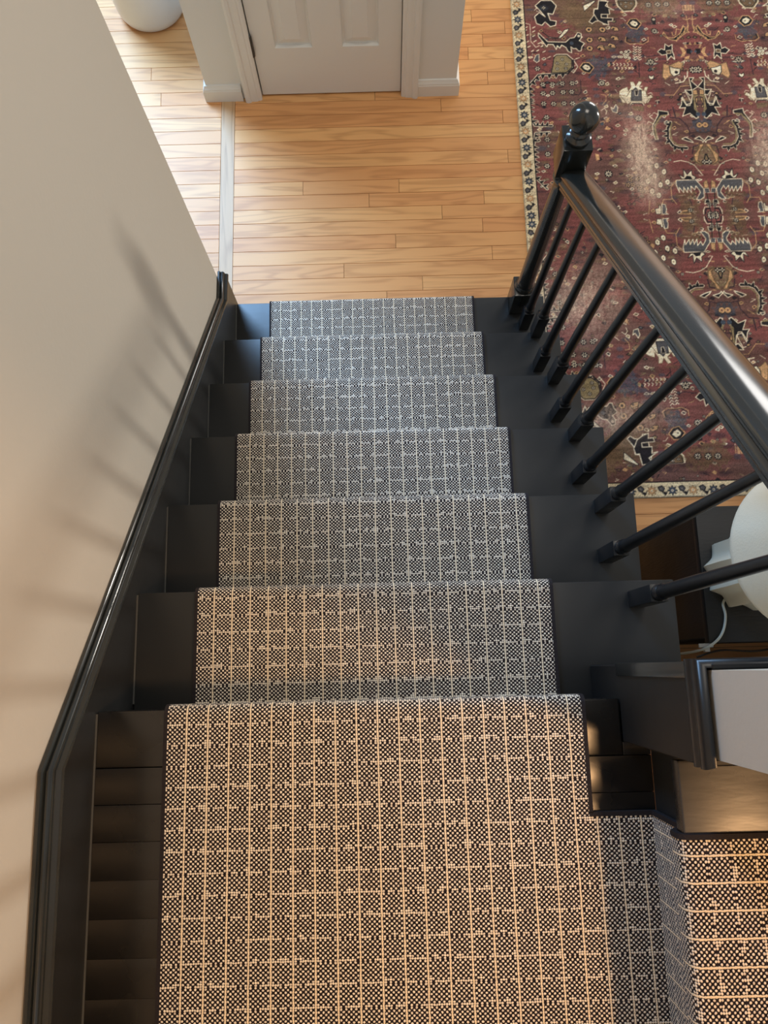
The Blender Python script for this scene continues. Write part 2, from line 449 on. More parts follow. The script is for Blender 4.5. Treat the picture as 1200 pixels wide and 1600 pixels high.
('P','c','k',1.5,[588,172,607,160,608,195,620,171,638,189,639,168,652,159,646,149,599,153]),
('P','k','k',1,[608,152,619,165,633,162,637,151]),
('L','t','-',2,[576,148,554,119,553,76,569,49]),
('L','t','-',2,[514,48,521,69,554,70]),
('P','s','c',2,[514,51,526,48,529,29,525,14,534,8,510,10]),
('P','c','k',1.2,[486,31,501,35,502,46,510,43,507,10,489,10]),
('L','t','-',2,[470,66,461,11]),
('P','o','t',2.5,[577,8,590,20,609,22,617,7]),
('F','c',8,7,[617,23]),
('P','t','o',2,[694,126,691,147,678,136,678,114,695,112]),
('P','s','c',1,[695,112,678,111,681,93,698,93]),
('P','k','c',2,[674,46,678,65,692,64,694,54,684,51]),
('F','c',6,7,[690,45]),
('L','c','-',2.4,[694,34,673,35,666,20,665,5]),
('L','k','-',4,[688,28,676,27,670,5]),
('F','c',7,10,[690,4]),
('L','k','-',2.5,[685,93,693,4]),
('F','t',5,8,[406,156]),
('F','t',5,8,[431,158]),
('F','t',5,8,[414,134]),
('F','t',5,8,[439,122]),
('F','t',5,8,[445,106]),
('F','t',5,8,[395,134]),
('L','v','-',2.5,[250,592,249,532]),
('L','v','-',2.5,[253,547,238,524]),
('L','v','-',2.5,[483,665,480,597]),
('L','v','-',2.5,[495,581,511,573]),
('L','v','-',2.5,[562,694,522,687,502,695]),
('L','v','-',2.5,[449,377,465,364,494,369,507,385]),
('L','v','-',2.5,[464,357,455,293,466,284]),
('L','v','-',2.5,[397,49,418,70,438,59]),
('L','v','-',2.5,[626,42,619,69]),
('L','v','-',2.5,[576,454,583,425]),
]
# ------------------------------------------------------------------ floor
fl = finish(bbox(-2.6, 4.2, -1.1, 4.6, -0.12, -0.0045), 'floor', GAP)
tag(fl, kind='structure')
BW = 0.05715; Y0 = 2.1568
bm = bbox(0, 1, 0.0006, BW - 0.0006, -0.0045, 0.0, 0.0); # one shared board, scaled along X
bmesh.ops.bevel(bm, geom=[e for e in bm.edges if all(abs(v.co.z) < 1e-6 for v in e.verts)], offset=0.0005, segments=1, affect='EDGES')
BOARD = bpy.data.meshes.new('floor_board'); bm.to_mesh(BOARD); bm.free(); BOARD.materials.append(OAK)
def board(x0, x1, row):
    o = bpy.data.objects.new('floor_board', BOARD); link(o, fl)
    o.location = (x0 + 0.0006, Y0 - (row + 1) * BW, random.uniform(-0.0003, 0.0)); o.scale = (x1 - x0 - 0.0012, 1, 1)
joints = {-2: [0.49], -1: [0.744], 5: [0.209, 0.572], 6: [0.458, 0.89], 7: [0.73], 8: [0.879], 9: [0.553], 10: [0.909], 11: [0.359], 12: [0.647],
          0: [0.98], 1: [1.1], 2: [1.06], 3: [0.99], 4: [1.15], -3: [0.93], -4: [1.0], -5: [0.86], -6: [0.92], -7: [1.01], -8: [0.88]}
for r in range(-16, 18):
    xs = [-0.0517] + sorted(joints.get(r, [random.uniform(0.2, 0.9)])) + [1.28]
    for a, c in zip(xs[:-1], xs[1:]): board(a, c, r)
for r in range(-16, 14):
    js = {-4: [-0.381], -6: [-0.553]}.get(r, [random.uniform(-1.1, -0.3)] if random.random() < 0.6 else [])
    xs = [-1.7] + js + [-0.1035]
    for a, c in zip(xs[:-1], xs[1:]): board(a, c, r)
for r in range(24, 41):
    xs = [1.03, random.uniform(1.3, 2.0), 2.6]
    for a, c in zip(xs[:-1], xs[1:]): board(a, c, r)
# the rest of the room's boards, joined
bm = bmesh.new()
for r in range(-43, 57):
    y1 = Y0 - r * BW; y0 = y1 - BW
    spans = [(-2.6, 4.2)]
    def cut(sp, a, c):
        out = []
        for p, q in sp:
            if c <= p or a >= q: out.append((p, q)); continue
            if p < a: out.append((p, a))
            if c < q: out.append((c, q))
        return out
    if -16 <= r < 18: spans = cut(spans, -0.0517, 1.28)
    if -16 <= r < 14: spans = cut(spans, -1.7, -0.1035)
    if 24 <= r < 41: spans = cut(spans, 1.03, 2.6)
    if y1 > 1.2 and y0 < 3.12: spans = cut(spans, -0.104, -0.0517)
    for p, q in spans:
        if q - p > 0.01: box(bm, p + 0.0006, q - 0.0006, y0 + 0.0006, y1 - 0.0006, -0.0045, -0.0001)
tag(finish(bm, 'floor_boards', OAK, fl), kind='stuff')
th = finish(bbox(-0.1030, -0.0522, 1.22, 3.1, -0.0045, 0.0003, 0.0005, 1), 'threshold_board', OAKY, fl)
# pale thin strip between threshold and boards is the worn bevel of the board ends
# ------------------------------------------------------------------ walls
def wall(name, *a):
    return tag(finish(bbox(*a), name, WALL), kind='structure')
wall('wall_left', -0.14, WX, -1.15, 1.287, 0.0, 4.7)
wr = wall('wall_right', 0.878, 3.4, -0.060, 0.046, 0.0, 4.7)
wall('wall_back', -0.14, 3.4, -1.25, -1.15, 0.0, 4.7)
# closet: front wall with opening, left and right returns
bm = bmesh.new()
box(bm, -0.150, -0.005, 2.238, 2.35, 0, 4.7); box(bm, 0.650, 0.800, 2.238, 2.35, 0, 4.7); box(bm, -0.005, 0.650, 2.238, 2.35, 2.03, 4.7)
box(bm, -0.150, -0.040, 2.35, 3.9, 0, 4.7); box(bm, 0.690, 0.800, 2.35, 3.9, 0, 4.7)
tag(finish(bm, 'wall_front', WALL_LIT), kind='structure')
# closet baseboards, profiled
bprof = [(0, 0), (0.0135, 0), (0.0135, 0.052), (0.0115, 0.056), (0.0115, 0.060), (0.008, 0.066), (0.0045, 0.074), (0, 0.076)]
def sweep(path, prof):
    """path: list of (x,y, nx,ny) base points with outward mitre vector"""
    return loft([[(x + nx * d, y + ny * d, h) for d, h in prof] for x, y, nx, ny in path])
tag(finish(sweep([(-0.150, 3.9, -1, 0), (-0.150, 2.238, -1, -1), (-0.018, 2.238, 0, -1)], bprof), 'baseboard_front', TRIMW), kind='structure')
tag(finish(sweep([(0.656, 2.238, 0, -1), (0.800, 2.238, 1, -1), (0.800, 3.9, 1, 0)], bprof), 'baseboard_right', TRIMW), kind='structure')
tag(finish(sweep([(-0.14, 1.15, -1, 0), (-0.14, 1.287, -1, 1), (-0.030, 1.287, 0, 1)], bprof), 'baseboard_hall', TRIMW), kind='structure')

# ------------------------------------------------------------------ closet door
d = empty('door_1', (0.053, 2.25, 0)); tag(d, kind='structure')
def panel_door():
    bm = bmesh.new(); x0, x1, z0, z1, y = 0.0565, 0.5895, 0.008, 2.02, 2.245
    cols = [(0.137, 0.270), (0.378, 0.510)]; rows = [(0.234, 0.93), (1.06, 1.60), (1.72, 1.90)]
    xs = [x0, cols[0][0], cols[0][1], cols[1][0], cols[1][1], x1]; zs = [z0] + [v for r in rows for v in r] + [z1]
    for i in range(5):
        for j in range(7):
            if i in (1, 3) and j in (1, 3, 5): continue
            bm.faces.new([bm.verts.new(p) for p in ((xs[i], y, zs[j]), (xs[i + 1], y, zs[j]), (xs[i + 1], y, zs[j + 1]), (xs[i], y, zs[j + 1]))])
    box(bm, x0, x1, y + 0.014, y + 0.035, z0, z1)
    for a in ((x0, x0 + 0.001), (x1 - 0.001, x1)): box(bm, a[0], a[1], y, y + 0.014, z0, z1)
    box(bm, x0, x1, y, y + 0.014, z0, z0 + 0.001); box(bm, x0, x1, y, y + 0.014, z1 - 0.001, z1)
    bmesh.ops.remove_doubles(bm, verts=bm.verts[:], dist=1e-5)
    return bm, cols, rows, y
bm, cols, rows, dy = panel_door()
local(finish(bm, 'door_slab', TRIMW, d), d)
for c in cols:
    for r in rows:
        secs = []
        for ins, dep in ((0, 0), (0.004, 0.011), (0.010, 0.013), (0.038, 0.002), (0.039, 0.0)):
            secs.append([(c[0] + ins, dy + dep, r[0] + ins), (c[1] - ins, dy + dep, r[0] + ins), (c[1] - ins, dy + dep, r[1] - ins), (c[0] + ins, dy + dep, r[1] - ins)])
        bm = loft(secs, True, False); bm.verts.ensure_lookup_table(); bm.faces.new(bm.verts[-4:])
        local(finish(bm, 'panel', TRIMW, d), d)
# casing
cprof = [(0, 0), (0.0, 0.010), (0.007, 0.013), (0.014, 0.013), (0.018, 0.0155), (0.030, 0.0165), (0.040, 0.0165), (0.044, 0.021), (0.054, 0.023), (0.062, 0.021), (0.064, 0.016), (0.064, 0)]
# (distance from opening outwards, thickness)
secs = []
for (x, z, dx, dz) in ((0.0545, 0.0, -1, 0), (0.0545, 2.03, -1, 1), (0.5915, 2.03, 1, 1), (0.5915, 0.0, 1, 0)):
    secs.append([(x + dx * a, 2.238 - t, z + dz * a) for a, t in cprof])
local(finish(loft(secs), 'door_frame', TRIMW, d), d)
bm = bmesh.new(); box(bm, -0.004, 0.0535, 2.240, 2.35, 0, 2.03); box(bm, 0.5925, 0.649, 2.240, 2.35, 0, 2.03); box(bm, -0.004, 0.649, 2.240, 2.35, 2.03, 2.05)
local(finish(bm, 'door_jamb', TRIMW, d), d)
for z in (0.208, 1.05, 1.80):
    bm = lathe([(0.0, z), (0.006, z + 0.001), (0.0075, z + 0.004), (0.0075, z + 0.090), (0.006, z + 0.095), (0.0, z + 0.098)], 0.0555, 2.236, 10)
    for k in range(1, 5): pass
    h = local(finish(bm, 'hinge', IRON, d, True), d); h['label'] = 'dark bronze hinge'

# ------------------------------------------------------------------ lower staircase
st = empty('staircase', (0.5, 0.6, 0))
tag(st, 'black painted wooden staircase descending to the oak floor', 'staircase')
for k in range(1, 7):
    yn = (7 - k) * RUN; z = k * RISE
    bm = bbox(0.0015, XE, yn - RUN - 0.0195, yn, z - 0.027, z, 0.0035, 2)
    local(finish(bm, 'tread', BLACK, st, True), st)
    bm = bbox(0.0, 0.0028, yn - RUN + 0.004, yn - 0.004, z - 0.001, z + 0.0014, 0.0)
    local(finish(bm, 'caulk_line', CAULK, st), st)
for k in range(1, 8):
    yn = (7 - k) * RUN; z = k * RISE; x1 = XE - 0.022 if k < 7 else 0.868
    local(finish(bbox(0.001, x1, yn - 0.036, yn - 0.020, z - RISE + 0.0005, z - 0.0275), 'riser', BLACK, st), st)
# closed stringer under the open side
pts = [(1.285 - 0.036, 0.0)]
for k in range(1, 7):
    yn = (7 - k) * RUN; z = k * RISE - 0.0275
    pts += [(yn - 0.036, z - RISE + 0.027 if k > 1 else 0.0), (yn - 0.036, z)]
pts += [(0.055, 6 * RISE - 0.0275), (0.055, 0.0)]
pts = pts[1:]
local(finish(loft([[(x, y, z) for y, z in pts] for x in (1.004, 1.020)]), 'stringer', BLACK, st), st)
# landing boards
edges = [0.0, -0.0905, -0.1475, -0.2045, -0.2615, -0.3185, -0.3755, -0.4325, -0.4895, -0.5465, -0.6035, -0.6605, -0.7175, -0.7745, -0.8315, -0.8885, -0.9455, -1.149]
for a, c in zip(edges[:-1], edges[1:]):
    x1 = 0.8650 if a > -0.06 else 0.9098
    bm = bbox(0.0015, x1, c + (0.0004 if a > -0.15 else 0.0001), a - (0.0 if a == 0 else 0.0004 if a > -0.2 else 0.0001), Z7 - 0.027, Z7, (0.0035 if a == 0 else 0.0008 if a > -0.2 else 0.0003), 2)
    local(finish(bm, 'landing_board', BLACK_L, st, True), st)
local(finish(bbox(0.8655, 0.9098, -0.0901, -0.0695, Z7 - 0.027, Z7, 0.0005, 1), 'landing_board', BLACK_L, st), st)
local(finish(bbox(0.0, 0.909, -1.149, -0.0365, Z7 - 0.06, Z7 - 0.0275), 'subfloor', GAP, st), st)
local(finish(bbox(0.0, 0.0028, -1.1, -0.004, Z7 - 0.001, Z7 + 0.0012), 'caulk_line', CAULK, st), st)

# upper flight, rising to the right
su = empty('staircase', (1.2, -0.5, Z7))
tag(su, 'black wooden steps rising to the right beside the white wall end', 'staircase')
for k in range(3):
    x = 0.885 + k * 0.235; z = Z7 + (k + 1) * RISE
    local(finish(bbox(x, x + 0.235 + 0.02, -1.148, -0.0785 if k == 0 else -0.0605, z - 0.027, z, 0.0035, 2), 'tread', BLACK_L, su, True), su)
    local(finish(bbox(x + 0.025, x + 0.040, -1.147, -0.079, z - RISE + 0.0005, z - 0.0275), 'riser', BLACK, su), su)

# ------------------------------------------------------------------ skirt board on the left wall
def sk_top(y):
    if y < -0.07: return 1.432
    if y > 1.215: return 0.345
    return 1.432 - (y + 0.07) * 0.8459
ys = [-1.15, -0.07, 1.215, 1.300]
sk = finish(loft([[(x, y, z) for y, z in [(1.300, 0.0), (1.300, 0.345), (1.215, 0.345), (-0.07, 1.432), (-1.15, 1.432), (-1.15, 0.9)]] for x in (WX + 0.0005, 0.0)]), 'baseboard_left', BLACK)
tag(sk, kind='structure')
cp = [(-0.0245, -0.004), (-0.0245, 0.026), (-0.0215, 0.030), (-0.0175, 0.030), (-0.0150, 0.0265), (-0.0140, 0.0225), (-0.0120, 0.0255), (-0.0085, 0.0265), (-0.0050, 0.0240), (-0.0030, 0.0190), (-0.0030, 0.0130), (0.0045, 0.0115), (0.0065, 0.0080), (0.0065, 0.0040), (0.0040, 0.0010), (0.0002, 0.0)]
cap = finish(loft([[(x, y, sk_top(y) + h * (1.25 if -0.07 < y < 1.2 else 1.0)) for x, h in cp] for y in (-1.15, -0.075, 1.213, 1.304)]), 'cap_moulding', BLACKG, sk, True)

# ------------------------------------------------------------------ black wrapped corner of the wall end
tr = finish(bbox(0.8685, 0.8775, -0.058, 0.0545, 6 * RISE + 0.001, Z7 + 0.004, 0.002, 1), 'trim_1', BLACKM)
tag(tr, kind='structure')
finish(bbox(0.8777, 1.043, 0.0465, 0.0545, 6 * RISE + 0.001, Z7 + 0.36, 0.002, 1), 'side_board', BLACKM, tr)
finish(bbox(0.8655, 0.8775, -0.0690, 0.0547, Z7 + 0.0015, Z7 + 0.335, 0.002, 1), 'end_board', BLACKM, tr)
finish(bbox(0.8660, 0.909, -0.0690, -0.0605, Z7 + 0.0015, Z7 + 0.335, 0.002, 1), 'side_board', BLACKM, tr)
# corner bead running up the far edge
finish(bbox(0.8620, 0.8700, 0.036, 0.0575, Z7 + 0.0015, Z7 + 0.322, 0.003, 2), 'corner_bead', BLACKG, tr, True)
mp = [(0.0, 0.0), (0.004, 0.001), (0.0055, 0.004), (0.0055, 0.014), (0.0035, 0.018), (0.0035, 0.022), (0.0055, 0.026), (0.0055, 0.038), (0.003, 0.043), (-0.003, 0.046), (-0.006, 0.046)]
zc = Z7 + 0.312
pth = [(1.043, 0.0548, 0, 1), (0.8655, 0.0548, -1, 1), (0.8655, -0.0690, -1, -0.3), (1.20, -0.0775, 0, -1)]
finish(loft([[(x + nx * dd, y + ny * dd, zc + h) for dd, h in mp] for x, y, nx, ny in pth[:3]]), 'cap_moulding', BLACKB, tr, True)

# ------------------------------------------------------------------ runners
def slab(path, across, t, name, matl, parent, uv_axis_off=0.0, flip=False, swap=False, over=0.0, n_across=1):
    """path: 2D polyline (a, z) of the backing surface; extruded from across[0] to across[1]; thickness t upward-normal"""
    P = [Vector(p) for p in path]; nrm = []
    for i in range(len(P)):
        t1 = (P[i] - P[i - 1]).normalized() if i else None
        t2 = (P[i + 1] - P[i]).normalized() if i < len(P) - 1 else None
        n1 = Vector((t1.y, -t1.x)) if t1 else None; n2 = Vector((t2.y, -t2.x)) if t2 else None
        if n1 is None: n = n2
        elif n2 is None: n = n1
        else:
            n = (n1 + n2); n = n / max(n.length_squared / 2, 0.35)
        nrm.append(-n)
    top = [p + n * t for p, n in zip(P, nrm)]
    d = [0]
    for i in range(1, len(top)): d.append(d[-1] + (top[i] - top[i - 1]).length)
    bm = bmesh.new(); uvl = bm.loops.layers.uv.new('UVMap')
    def v3(p, c): return (c, p.x, p.y) if not swap else (p.x, c, p.y)
    xs = across
    T = [[bm.verts.new(v3(p, c)) for p in top] for c in xs]; B = [[bm.verts.new(v3(p, c)) for p in P] for c in xs]
    def face(vs, uvs):
        f = bm.faces.new(vs)
        for l, u in zip(f.loops, uvs): l[uvl].uv = u
    for i in range(len(P) - 1):
        a0, a1 = xs[0] - uv_axis_off, xs[1] - uv_axis_off
        face([T[0][i], T[1][i], T[1][i + 1], T[0][i + 1]], [(a0, d[i]), (a1, d[i]), (a1, d[i + 1]), (a0, d[i + 1])])
        face([B[0][i], B[0][i + 1], B[1][i + 1], B[1][i]], [(a0, d[i])] * 4)
        face([T[0][i], T[0][i + 1], B[0][i + 1], B[0][i]], [(a0, d[i]), (a0, d[i + 1]), (a0, d[i + 1]), (a0, d[i])])
        face([T[1][i], B[1][i], B[1][i + 1], T[1][i + 1]], [(a1, d[i]), (a1, d[i]), (a1, d[i + 1]), (a1, d[i + 1])])
    for i in (0, len(P) - 1):
        face([T[0][i], B[0][i], B[1][i], T[1][i]] if i else [T[0][i], T[1][i], B[1][i], B[0][i]], [(0, 0)] * 4)
    bmesh.ops.recalc_face_normals(bm, faces=bm.faces[:])
    me = bpy.data.meshes.new(name); bm.to_mesh(me); bm.free(); me.materials.append(matl)
    for p in me.polygons: p.use_smooth = True
    me.set_sharp_from_angle(angle=math.radians(60))
    o = bpy.data.objects.new(name, me); link(o, parent); return o
G = 0.0012
def main_path():
    P = [(-1.10, Z7 + G), (-0.012, Z7 + G)]
    for k in range(7, 0, -1):
        yn = (7 - k) * RUN; z = k * RISE
        r = 0.010
        for a in range(1, 7):
            t = a / 6 * math.pi / 2
            P.append((yn + G - r + r * math.sin(t), z + G - r + r * math.cos(t)))
        P += [(yn + G, z - 0.024), (yn - 0.004, z - 0.033), (yn - 0.016, z - 0.045)]
        if k > 1:
            P += [(yn - 0.0190, z - RISE + G + 0.020), (yn - 0.010, z - RISE + G + 0.0006), (yn + 0.002, z - RISE + G)]
            P += [(yn + RUN - 0.012, z - RISE + G)]
        else:
            P += [(yn - 0.019, G + 0.003)]
    return P
rn = empty('carpet_runner', (0.46, 0.6, Z7 / 2))
tag(rn, 'checked cream and black stair runner covering the lower flight and landing', 'carpet')
MP = main_path()
local(slab(MP, (XL + 0.003, XL + W - 0.003), CT - G, 'carpet', CARPET, rn, XL - 0.0005), rn)
local(slab(MP, (XL - 0.003, XL + 0.0032), CT - G + 0.0006, 'binding', BIND, rn), rn)
i7 = 2
# right-hand binding: from the inner corner of the landing downwards
RB = [(-0.176, Z7 + G)] + MP[1:]
local(slab(RB, (XL + W - 0.0032, XL + W + 0.0035), CT - G + 0.0006, 'binding', BIND, rn), rn)
# landing extension towards the upper flight
ext = slab([(-1.10, Z7 + G), (-0.1815, Z7 + G)], (XL + W - 0.003, 0.9010), CT - G, 'carpet', CARPET, rn, XL - 0.0005)
local(ext, rn)
local(slab([(-0.1820, Z7 + G), (-0.1750, Z7 + G)], (XL + W - 0.0032, 0.9030), CT - G + 0.0006, 'binding', BIND, rn), rn)

ru = empty('carpet_runner', (1.1, -0.52, Z7 + RISE))
tag(ru, 'checked cream and black runner climbing the upper steps to the right', 'carpet')
def up_path():
    P = [(0.9090 - G, Z7 + G + 0.004)]
    for k in range(3):
        x = 0.885 + k * 0.235; z = Z7 + (k + 1) * RISE
        rx = x + 0.025 - G
        P += [(rx, z - 0.046), (x + 0.008, z - 0.035), (x - G, z - 0.024)]
        r = 0.010
        for a in range(0, 7):
            t = a / 6 * math.pi / 2
            P.append((x - G + r - r * math.cos(t), z + G - r + r * math.sin(t)))
        if k < 2: P += [(x + 0.235 + 0.014, z + G), (x + 0.235 + 0.022, z + G + 0.005)]
        else: P += [(x + 0.235, z + G)]
    return P
UP = up_path()
local(slab(UP, (-0.863, -0.1815), CT - G, 'carpet', CARPET, ru, -0.863, swap=True), ru)
local(slab(UP, (-0.1818, -0.1745), CT - G + 0.0012, 'binding', BIND, ru, swap=True), ru)
local(slab(UP, (-0.8690, -0.8628), CT - G + 0.0012, 'binding', BIND, ru, swap=True), ru)

# ------------------------------------------------------------------ railing
ra = empty('stair_railing', (0.96, 1.255, RISE))
tag(ra, 'glossy black stair railing with turned balusters and ball topped newel', 'railing')
NX, NY = 0.9560, 1.2550
def sq_lathe(parts, cx, cy, name, matl, parent):
    """parts: ('s', half, z0, z1) square block or ('r', [(r,z)...]) turned part, one mesh"""
    bm = bmesh.new()
    for p in parts:
        if p[0] == 's':
            b2 = bbox(cx - p[1], cx + p[1], cy - p[1], cy + p[1], p[2], p[3], p[1] * 0.10, 2)
        else: b2 = lathe(p[1], cx, cy, 20)
        me = bpy.data.meshes.new('t'); b2.to_mesh(me); b2.free(); bm.from_mesh(me); bpy.data.meshes.remove(me)
    return finish(bm, name, matl, parent, True)
zb = RISE + 0.0005
newel = local(sq_lathe([('s', 0.0345, zb, 0.318), ('r', [(0.012, 0.312), (0.031, 0.316), (0.033, 0.324), (0.031, 0.332), (0.0265, 0.337), (0.0285, 0.343), (0.0265, 0.350), (0.0255, 0.37), (0.0250, 0.50), (0.0225, 0.70), (0.0195, 0.845), (0.0200, 0.868), (0.0235, 0.873), (0.0275, 0.881), (0.0285, 0.889), (0.0275, 0.898), (0.0225, 0.906), (0.0235, 0.914), (0.0290, 0.922), (0.0305, 0.930), (0.01, 0.936)]),
          ('s', 0.0345, 0.928, 1.030)], NX, NY, 'newel_post', BLACKG, ra), ra)
fin = [(0.0, 1.029), (0.027, 1.030), (0.030, 1.034), (0.030, 1.040), (0.026, 1.044), (0.021, 1.047), (0.0215, 1.050), (0.024, 1.053), (0.024, 1.057), (0.019, 1.060), (0.0175, 1.063)]
for k in range(13):
    t = -0.98 + k / 12 * (math.pi / 2 + 0.98); fin.append((max(0.0352 * math.cos(t), 0.0), 1.0950 + 0.0352 * math.sin(t)))
f = finish(lathe(fin, NX, NY, 28), 'finial', BLACKG, newel, True)
# handrail
def zr(y): return 1.940 - 0.871 * y
hp = [(-0.021, 0), (-0.024, 0.003), (-0.024, 0.013), (-0.0275, 0.016), (-0.0300, 0.022), (-0.0300, 0.028), (-0.0265, 0.033), (-0.0255, 0.038), (-0.0280, 0.043), (-0.0325, 0.047), (-0.0340, 0.053), (-0.0325, 0.060), (-0.028, 0.066), (-0.020, 0.0705), (-0.010, 0.073), (0, 0.074)]
hp = hp + [(-x, h) for x, h in hp[::-1][1:]]
RX = 0.9680
hr = local(finish(loft([[(RX + x, y, zr(y) + h * 1.12) for x, h in hp] for y in (1.224, 0.9, 0.6, 0.3, 0.0675)]), 'handrail', BLACKG, ra, True), ra)
# balusters
def bal_mesh(H, blk):
    z2 = blk
    parts = [('s', 0.0158, 0.0, z2), ('r', [(0.008, z2 - 0.004), (0.0145, z2 - 0.001), (0.0155, z2 + 0.004), (0.0145, z2 + 0.009), (0.0105, z2 + 0.013), (0.0100, z2 + 0.018), (0.0135, z2 + 0.022), (0.0145, z2 + 0.027), (0.0130, z2 + 0.032), (0.0125, z2 + 0.045), (0.0122, z2 + 0.18), (0.0108, H * 0.62), (0.0092, H * 0.85), (0.0085, H)])]
    return parts
for i in range(10):
    y = 1.178 - 0.1112 * i; k = 1 + (i + 1) // 2; z0 = k * RISE + 0.0004
    H = zr(y) - z0 + 0.004
    o = sq_lathe(bal_mesh(H, 0.128 if i % 2 else 0.118), 0, 0, 'baluster', BLACKB, ra)
    o.location = Vector((0.9685, y, z0)) - ra.location

# ------------------------------------------------------------------ cabinet, lamp, cords
cb = empty('cabinet', (1.75, 0.262, 0)); tag(cb, 'low black wooden cabinet behind the stairs carrying the white lamp', 'cabinet')
local(finish(bbox(1.262, 2.25, 0.110, 0.418, 0.05, 0.722, 0.003, 1), 'body', CAB, cb), cb)
local(finish(bbox(1.250, 2.262, 0.098, 0.430, 0.7225, 0.750, 0.004, 2), 'top', CAB, cb, True), cb)
for x in (1.275, 1.745):
    dd = local(finish(bbox(x, x + 0.46, 0.4185, 0.434, 0.07, 0.705, 0.002, 1), 'door', CAB, cb), cb)
    hh = finish(lathe([(0, 0), (0.006, 0), (0.006, 0.012), (0.012, 0.018), (0.012, 0.024), (0, 0.028)], 0, 0, 12), 'knob', METAL, dd, True)
    hh.rotation_euler = (-math.pi / 2, 0, 0); hh.location = (x + (0.43 if x < 1.5 else 0.03), 0.434, 0.42)
for x, y in ((1.29, 0.135), (2.22, 0.135), (1.29, 0.395), (2.22, 0.395)):
    local(finish(bbox(x - 0.02, x + 0.02, y - 0.02, y + 0.02, 0.0006, 0.05, 0.002, 1), 'leg', CAB, cb), cb)
bm = bbox(1.228, 1.262, 0.088, 0.0975, 0.738, 0.744, 0.001, 1); box(bm, 1.240, 1.252, 0.078, 0.088, 0.736, 0.745)
o = local(finish(bm, 'bracket', METAL, cb), cb); o['label'] = 'small pale metal bracket'

LX, LY = 1.345, 0.265
lp = empty('table_lamp', (LX, LY, 0.7505)); tag(lp, 'white table lamp with fluted base and round shade on black cabinet', 'lamp')
def flute(z, r, amp, n=10, m=80, ph=0.25):
    out = []
    for k in range(m):
        t = 2 * math.pi * k / m; q = (t * n / (2 * math.pi) + ph) % 1.0
        s = abs(q - 0.5) * 2            # 1 at ridge, 0 in the hollow
        rr = r - amp * (1 - s ** 1.6); out.append((LX + rr * math.cos(t), LY + rr * math.sin(t), z))
    return out
local(finish(loft([flute(z, r, a) for z, r, a in ((0.7508, 0.086, 0.010), (0.758, 0.094, 0.015), (0.775, 0.0955, 0.016), (0.86, 0.0945, 0.016), (0.93, 0.088, 0.014), (0.965, 0.070, 0.010), (0.985, 0.040, 0.004), (0.99, 0.022, 0.001))]), 'base', LAMPW, lp, True), lp)
local(finish(lathe([(0.010, 0.985), (0.010, 1.30), (0.0, 1.30)], LX, LY, 12), 'stem', METAL, lp, True), lp)
sh = [(0.171, 1.085), (0.1735, 1.092), (0.171, 1.10), (0.150, 1.19), (0.125, 1.28), (0.112, 1.318), (0.104, 1.326), (0.085, 1.329), (0.0, 1.331), (0.0, 1.327), (0.100, 1.320), (0.147, 1.19), (0.166, 1.10), (0.168, 1.087)]
n = 64
bm = loft([[(LX + r * math.cos(2 * math.pi * k / n), LY + r * math.sin(2 * math.pi * k / n), z) for k in range(n)] for r, z in sh + [sh[0]]], True, False)
bmesh.ops.remove_doubles(bm, verts=bm.verts[:], dist=1e-6)
local(finish(bm, 'lamp_shade', SHADE, lp, True), lp)
c = smooth_pts([(1.300, 0.205, 0.757), (1.291, 0.190, 0.7545), (1.294, 0.160, 0.7540), (1.284, 0.125, 0.7540), (1.262, 0.100, 0.756), (1.232, 0.082, 0.735), (1.215, 0.075, 0.60), (1.22, 0.076, 0.30), (1.24, 0.080, 0.006), (1.30, 0.085, 0.004)])
local(finish(tube(c, 0.0032, 8), 'cord', CORD, lp, True), lp)
c = smooth_pts([(1.275, 0.066, 0.60), (1.33, 0.082, 0.62), (1.42, 0.078, 0.62), (1.52, 0.090, 0.64), (1.70, 0.080, 0.60), (1.75, 0.072, 0.3), (1.75, 0.072, 0.006)])
tag(finish(tube(c, 0.0026, 8), 'power_cord', CORDD, None, True), 'thin dark power cord hanging in the gap behind black cabinet', 'cord')

# ------------------------------------------------------------------ pot
PX, PY, PR = -0.385, 2.667, 0.140
pf = [(0.0, 0.0006), (0.100, 0.0006), (0.120, 0.003), (0.128, 0.010), (0.129, 0.014), (0.1295, 0.0145), (0.1335, 0.022), (0.138, 0.045), (0.1405, 0.10), (0.146, 0.28), (0.150, 0.42), (0.151, 0.43), (0.147, 0.436), (0.140, 0.432), (0.136, 0.40), (0.128, 0.10), (0.115, 0.03), (0.0, 0.03)]
pt = empty('planter', (PX, PY, 0)); tag(pt, 'round white pot standing on pale floor left of the closet', 'pot')
local(finish(lathe(pf, PX, PY, 56), 'pot', POTW, pt, True), pt)

